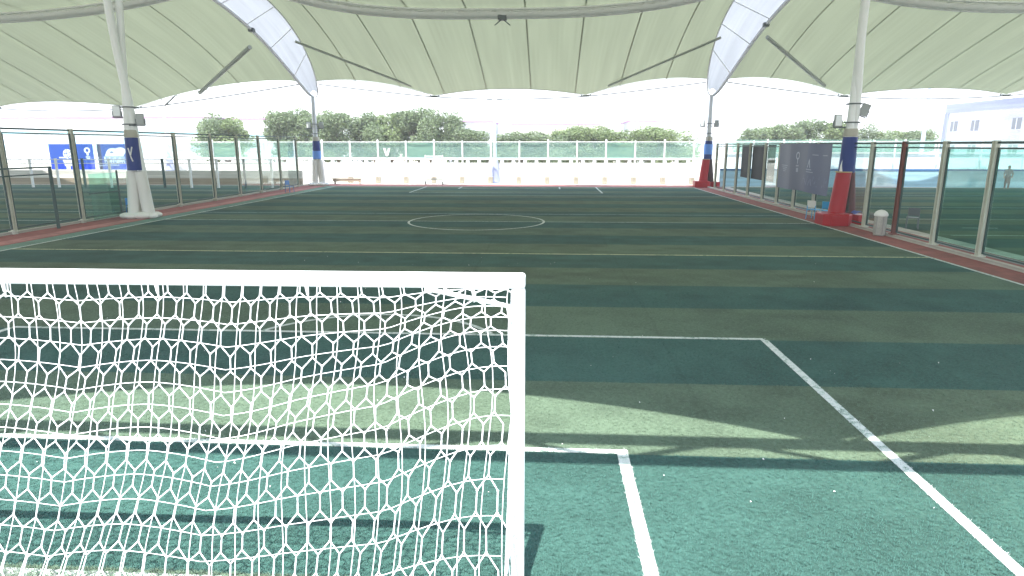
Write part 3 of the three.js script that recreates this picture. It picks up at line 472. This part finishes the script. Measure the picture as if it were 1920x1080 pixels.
function lampPost(x, d, h, label, m) {
  const l = thing('lamp_post', V(x, 0, d), 0, label, 'lamp post', 'tall pale lamp posts'); mesh('pole', rod(new THREE.Vector3(0, 0, 0), new THREE.Vector3(0, h, 0), 0.2, 0.1, 12), m, l); mesh('base_cone', lathe([[0.5, 0], [0.46, 0.4], [0.26, 2.1], [0.2, 2.3]], 14), mat(lin(0.34, 0.37, 0.56), 0.6), l); mesh('head', [bx(1.3, 0.1, 0.2, 0, h, 0), rbx(0.4, 0.3, 0.2, 0.03, -0.45, h + 0.2, 0), rbx(0.4, 0.3, 0.2, 0.03, 0.45, h + 0.2, 0)], steel, l); return l;
}
lampPost(-4.85, 58.2, 7.0, 'pale lamp post with blue base cone at the far white wall', mat(lin(0.5, 0.6, 0.7), 0.6));
lampPost(33.6, 61.2, 11, 'tall pale blue lamp post between the trees and lavender building', mat(lin(0.5, 0.58, 0.75), 0.6));
lampPost(-34.5, 57.5, 6.2, 'pale lamp post beside the blue banners', mat(lin(0.7, 0.74, 0.8), 0.6));

// ---------------------------------------------------------------- buildings
function box3(x0, x1, y0, y1, d0, d1) { return bx(x1 - x0, y1 - y0, d1 - d0, (x0 + x1) / 2, (y0 + y1) / 2, -(d0 + d1) / 2); }
const lav = mat(lin(0.60, 0.62, 0.74), 0.85, { map: grit }), lavDark = mat(lin(0.30, 0.34, 0.56), 0.85, { map: grit }), glassDark = mat(lin(0.12, 0.14, 0.17), 0.15), paleWall = mat(lin(0.72, 0.74, 0.78), 0.9, { map: grit }), purple = mat(lin(0.42, 0.2, 0.42), 0.8), teal = mat(lin(0.35, 0.58, 0.64), 0.8);
{
  const o = thing('school_building', V(0, 0, 0), 0, 'lavender building with darker parapet band and small square windows', 'building');
  mesh('wall', box3(60, 78, 0, 8.0, 70, 104), lav, o); mesh('parapet', box3(59.9, 78.1, 8.0, 9.3, 69.9, 104.1), lavDark, o); mesh('corner_pilaster', box3(59.8, 60.6, 0, 8.0, 103.2, 104.12), lavDark, o);
  for (const d of [101.6, 96.8, 88.5, 83.6, 77]) { const w = mesh('window', box3(59.94, 60.05, 5.3, 6.75, d - 0.8, d + 0.8), glassDark, o); mesh('mullion', box3(59.9, 59.94, 5.3, 6.75, d - 0.06, d + 0.06), lav, w); mesh('sill', box3(59.86, 60.0, 5.2, 5.3, d - 0.9, d + 0.9), lav, w); }
  for (const d of [101.6, 96.8, 88.5, 83.6, 77]) { const w = mesh('window', box3(59.94, 60.05, 1.9, 3.35, d - 0.8, d + 0.8), glassDark, o); mesh('mullion', box3(59.9, 59.94, 1.9, 3.35, d - 0.06, d + 0.06), lav, w); }
}
function hall(x0, x1, h, d, label, bands, m = paleWall) {
  const o = thing('flat_roofed_hall', V(0, 0, 0), 0, label, 'building', 'pale flat roofed halls beyond the trees'); mesh('wall', box3(x0, x1, 0, h, d, d + 14), m, o); mesh('roof_edge', box3(x0 - 0.2, x1 + 0.2, h, h + 0.22, d - 0.2, d + 14.2), purple, o);
  for (const [y0, y1] of bands) mesh('colour_band', box3(x0 + 0.3, x1 - 0.3, y0, y1, d - 0.08, d), teal, o);
  for (let x = x0 + 3; x < x1 - 3; x += 6) { const w = mesh('window', box3(x, x + 2.2, h - 4.4, h - 3.0, d - 0.05, d + 0.02), mat(lin(0.45, 0.55, 0.62), 0.2), o); mesh('frame', box3(x - 0.1, x + 2.3, h - 4.5, h - 4.4, d - 0.09, d), paleWall, w); }
  return o;
}
hall(-84, -49, 7.1, 92, 'long pale hall with teal bands behind the blue banners', [[2.6, 3.2], [4.9, 5.4]]);
hall(-47.5, -30, 7.0, 95, 'pale hall with thin purple roof edge behind the clipped tree row', [[4.4, 4.8]]);
hall(-17.5, -9.6, 7.1, 110, 'small pale hall peeping over trees beside the lamp post with blue base', [], lav);
hall(-6.3, 9.5, 6.7, 112, 'low white hall above the gap in the far trees', [], whiteWall);
hall(13.5, 20.5, 7.2, 112, 'pale hall with dark roof edge behind the bright green far trees', []);

// ---------------------------------------------------------------- trees
const leafMats = [phys(lin(0.17, 0.23, 0.12), 0.9, { transmission: 0.4, thickness: 0, side: THREE.DoubleSide, vertexColors: true }), phys(lin(0.21, 0.28, 0.12), 0.9, { transmission: 0.4, thickness: 0, side: THREE.DoubleSide, vertexColors: true })], bark = mat(lin(0.16, 0.12, 0.09), 0.9, { map: grit });
function treeVariant(n) {
  const R = [], C = []; const lobes = []; const trunk = [rod(new THREE.Vector3(0, 0, 0), new THREE.Vector3(0.05, 1.7, 0), 0.14, 0.1)];
  for (let k = 0; k < 16; k++) { const a = rr(0, 6.28), q = Math.sqrt(rnd()) * 1.45, y = rr(2.1, 5.9); const f = 1 - 0.35 * Math.abs((y - 3.6) / 2.6); const c = new THREE.Vector3(Math.cos(a) * q * f, y, Math.sin(a) * q * f); lobes.push([c, rr(0.5, 1.0)]); trunk.push(rod(new THREE.Vector3(0.05, rr(1.2, 1.7), 0), c, 0.06, 0.02, 5)); }
  for (let i = 0; i < n; i++) {
    const [c, r] = lobes[(rnd() * lobes.length) | 0], th = rr(0, 6.28), z = rr(-1, 1), q = Math.cbrt(rnd()) * r * 1.08, s = Math.sqrt(1 - z * z), P = new THREE.Vector3(c.x + q * s * Math.cos(th), c.y + q * z * 1.15, c.z + q * s * Math.sin(th));
    const A = new THREE.Vector3(rr(-1, 1), rr(-0.6, 1.2), rr(-1, 1)).normalize().multiplyScalar(rr(0.09, 0.2)), B = new THREE.Vector3(rr(-1, 1), rr(-1, 1), rr(-1, 1)).cross(A).normalize().multiplyScalar(rr(0.035, 0.07)), v = rr(0.6, 1.25);
    for (const [x, y] of [[-1, 0], [0, -1], [1, 0], [-1, 0], [1, 0], [0, 1]]) { R.push(P.x + A.x * x + B.x * y, P.y + A.y * x + B.y * y, P.z + A.z * x + B.z * y); C.push(v, v, v * 0.9); }
  }
  const g = new THREE.BufferGeometry(); g.setAttribute('position', new THREE.Float32BufferAttribute(R, 3)); g.setAttribute('color', new THREE.Float32BufferAttribute(C, 3)); g.computeVertexNormals(); return [g, merge(trunk)];
}
const variants = [0, 1, 2, 3].map(() => treeVariant(6500));
let tk = 0;
function tree(x, d, h, w, m, label, group) {
  const t = thing('tree', V(x, 0, d), rr(0, 6.28), label, 'tree', group), [c, k] = variants[tk++ % 4]; t.scale.set(w, h / 6.7, w); mesh('trunk', k, bark, t); mesh('crown', c, leafMats[m], t);
}
for (let k = 0; k < 17; k++) { const x = -39 + k * 1.75; if (x > -34.5 && x < -31.5) continue; tree(x + rr(-0.4, 0.4), 73 + rr(-1.5, 1.5), (k < 6 ? 6.7 : 7.2) + rr(-0.5, 0.4), 1.3 + rr(-0.1, 0.2), k % 5 === 2 ? 1 : 0, 'leafy green tree in the tall row behind the far fence', 'tall tree row behind the far fence'); }
for (let k = 0; k < 7; k++) tree(-9.8 + k * 1.7 + rr(-0.3, 0.3), 72 + rr(-1, 1), 4.8 + rr(-0.4, 0.3), 1.15, 0, 'low leafy tree behind the far fence around the gap showing the white hall', 'low trees behind the far fence');
for (let k = 0; k < 8; k++) tree(2 + k * 1.75 + rr(-0.3, 0.3), 73 + rr(-1, 1), 5.2 + rr(-0.3, 0.3), 1.25, 1, 'bright green tree behind the far fence below the hall with dark roof edge', 'bright green trees behind the far fence');
for (let k = 0; k < 11; k++) { const x = 22.5 + k * 1.75; if (k === 7) continue; tree(x + rr(-0.4, 0.4), 75 + rr(-1, 1), [5.2, 5.5, 5.4, 5.9, 6.2, 5.7, 5.2, 0, 5.9, 4.9, 5.1][k] + rr(-0.2, 0.2), 1.3, k % 4 === 1 ? 1 : 0, 'leafy green tree behind the windscreen fence and pale blue wall', 'trees behind the pale blue wall'); }

// ---------------------------------------------------------------- person on the right pitch
{
  const p = thing('person', V(35.4, 0.004, 52.2), -0.5, 'person in grey shirt and dark trousers standing on the side pitch', 'person');
  const J = (x, y, z) => new THREE.Vector3(x, y, z);
  const capsules = { body: [[J(0, 1.5, 0), J(0, 1.58, 0.01), 0.05, 0.05], [J(0, 1.63, 0.02), J(0, 1.68, 0.01), 0.085, 0.09], [J(0.2, 1.4, 0), J(0.27, 1.15, 0.02), 0.045, 0.04], [J(0.27, 1.15, 0.02), J(0.24, 0.93, 0.14), 0.038, 0.028], [J(0.24, 0.93, 0.14), J(0.23, 0.85, 0.19), 0.032, 0.022], [J(-0.2, 1.4, 0), J(-0.26, 1.14, 0.0), 0.045, 0.04], [J(-0.26, 1.14, 0), J(-0.25, 0.9, 0.06), 0.038, 0.028], [J(-0.25, 0.9, 0.06), J(-0.25, 0.81, 0.09), 0.032, 0.022], [J(0.1, 0.1, 0), J(0.1, 0.04, 0.13), 0.045, 0.035], [J(-0.12, 0.1, -0.03), J(-0.13, 0.04, 0.1), 0.045, 0.035], [J(0, 1.45, 0), J(0, 1.0, 0), 0.1, 0.1], [J(0.1, 0.9, 0), J(0.1, 0.1, 0), 0.06, 0.04], [J(-0.1, 0.9, 0), J(-0.12, 0.1, -0.03), 0.06, 0.04]], shirt: [[J(-0.12, 1.4, 0), J(0.12, 1.4, 0), 0.11, 0.11], [J(0, 1.38, 0), J(0, 0.98, 0), 0.155, 0.15], [J(0.17, 1.42, 0), J(0.255, 1.2, 0.01), 0.07, 0.065], [J(-0.17, 1.42, 0), J(-0.25, 1.19, 0), 0.07, 0.065]], trousers: [[J(-0.06, 0.95, 0), J(0.06, 0.95, 0), 0.135, 0.135], [J(0.09, 0.92, 0), J(0.1, 0.5, 0.02), 0.1, 0.075], [J(0.1, 0.5, 0.02), J(0.1, 0.12, 0), 0.075, 0.06], [J(-0.09, 0.92, 0), J(-0.11, 0.5, 0.01), 0.1, 0.075], [J(-0.11, 0.5, 0.01), J(-0.12, 0.12, -0.03), 0.075, 0.06]], hair: [[J(0, 1.68, -0.015), J(0, 1.71, -0.015), 0.095, 0.093]] };
  const march = (caps) => {
    const n = 72, mc = new MarchingCubes(n, new THREE.MeshStandardMaterial(), false, false, 60000), q = J(0, 0, 0), ab = J(0, 0, 0), S = 0.95, cy = 0.9; mc.isolation = 0;
    for (let k = 0; k < n; k++) for (let j = 0; j < n; j++) for (let i = 0; i < n; i++) {
      q.set((i - n / 2) / (n / 2) * S, (j - n / 2) / (n / 2) * S + cy, (k - n / 2) / (n / 2) * S); let acc = 0;
      for (const [a, b, r0, r1] of caps) { ab.subVectors(b, a); const t = Math.min(1, Math.max(0, ((q.x - a.x) * ab.x + (q.y - a.y) * ab.y + (q.z - a.z) * ab.z) / ab.lengthSq())), dx = q.x - a.x - ab.x * t, dy = q.y - a.y - ab.y * t, dz = q.z - a.z - ab.z * t, s = Math.sqrt(dx * dx + dy * dy + dz * dz) - (r0 + (r1 - r0) * t); acc += Math.exp(-45 * s); }
      mc.field[i + j * n + k * n * n] = Math.log(acc + 1e-30) / 45;
    }
    mc.update(); const g = new THREE.BufferGeometry(), P = mc.positionArray.slice(0, mc.count * 3); for (let i = 0; i < P.length; i += 3) { P[i] *= S; P[i + 1] = P[i + 1] * S + cy; P[i + 2] *= S; } g.setAttribute('position', new THREE.BufferAttribute(P, 3)); const m = mergeVertices(g, 1e-4); m.computeVertexNormals(); return m;
  };
  const b = mesh('body', march(capsules.body), mat(lin(0.33, 0.2, 0.14), 0.7), p); mesh('shirt', march(capsules.shirt), mat(lin(0.12, 0.13, 0.16), 0.9), p); mesh('trousers', march(capsules.trousers), mat(lin(0.02, 0.025, 0.04), 0.9), p); mesh('hair', march(capsules.hair), mat(lin(0.015, 0.012, 0.01), 0.8), p);
  for (const s of [-1, 1]) mesh('eye', new THREE.SphereGeometry(0.013, 8, 6).translate(s * 0.035, 1.665, 0.098), padDark, p); mesh('nose', new THREE.ConeGeometry(0.015, 0.045, 6).translate(0, 1.64, 0.112), b.material, p); mesh('mouth', bx(0.04, 0.008, 0.01, 0, 1.6, 0.1), mat(lin(0.25, 0.1, 0.08), 0.7), p); for (const s of [-1, 1]) mesh('ear', new THREE.SphereGeometry(0.025, 8, 6).scale(0.5, 1, 0.7).translate(s * 0.092, 1.65, 0), b.material, p);
}

// ---------------------------------------------------------------- short turf fibres over the part of the pitch close to the camera
{
  const R = []; for (let k = 0; k < 4; k++) { const a = k * 1.7 + 0.3, c = Math.cos(a), z = Math.sin(a), w = 0.0026; R.push(c * 0.006 - z * w, 0, z * 0.006 + c * w, c * 0.006 + z * w, 0, z * 0.006 - c * w, c * 0.022, 0.021 - 0.002 * k, z * 0.022); }
  const g = new THREE.BufferGeometry(); g.setAttribute('position', new THREE.Float32BufferAttribute(R, 3)); g.computeVertexNormals();
  const n = 130000, im = new THREE.InstancedMesh(g, phys(lin(1, 1, 1), 1, { side: THREE.DoubleSide, specularIntensity: 0.15 }), n), m = new THREE.Matrix4(), q = new THREE.Quaternion(), c = new THREE.Color(), up = new THREE.Vector3(0, 1, 0);
  const onLine = (x, d) => Math.abs(Math.abs(x - AX) - 6.89) < 0.06 && d < 11.05 || Math.abs(Math.abs(x - AX) - 3.95) < 0.06 && d < 6.65 || Math.abs(d - 11) < 0.05 && Math.abs(x - AX) < 6.95 || Math.abs(d - 6.6) < 0.05 && Math.abs(x - AX) < 4;
  for (let i = 0; i < n; i++) {
    const d = 4.2 + 10.5 * Math.pow(rnd(), 1.7), h = 0.86 * d + 0.9, x = -0.03 * d + rr(-h, h), k = rr(0.7, 1.3), b = rr(0.75, 1.3);
    q.setFromAxisAngle(up, rr(0, 6.28)); m.compose(V(x, 0, d), q, new THREE.Vector3(k, k * rr(0.6, 1.1), k)); im.setMatrixAt(i, m);
    if (onLine(x, d) && rnd() < 0.75) c.setRGB(0.6 * b, 0.62 * b, 0.6 * b); else if (Math.floor((d - 8.75) / 2.2 + 100) % 2) c.setRGB(0.116 * b, 0.168 * b, 0.116 * b); else c.setRGB(0.052 * b, 0.122 * b, 0.104 * b);
    im.setColorAt(i, c);
  }
  im.name = 'turf_fibres'; im.userData.kind = 'stuff'; im.userData.label = 'short artificial turf fibres standing on the pitch'; im.userData.category = 'turf'; im.castShadow = im.receiveShadow = true; scene.add(im);
}
// ---------------------------------------------------------------- small pale litter on the turf
{
  const n = 90, im = new THREE.InstancedMesh(new THREE.TetrahedronGeometry(0.011), padWhite, n), m = new THREE.Matrix4(), q = new THREE.Quaternion(), e = new THREE.Euler();
  for (let i = 0; i < n; i++) { e.set(rr(0, 6), rr(0, 6), rr(0, 6)); q.setFromEuler(e); const k = rr(0.5, 1.3); m.compose(V(rr(-9, 9), 0.012, 5.5 + Math.pow(rnd(), 1.4) * 14), q, new THREE.Vector3(k * rr(0.8, 1.8), k * 0.6, k)); im.setMatrixAt(i, m); }
  im.name = 'paper_litter'; im.userData.kind = 'stuff'; im.userData.label = 'tiny pale scraps scattered over the turf'; im.userData.category = 'litter'; im.castShadow = im.receiveShadow = true; scene.add(im);
}

renderer.render(scene, camera);
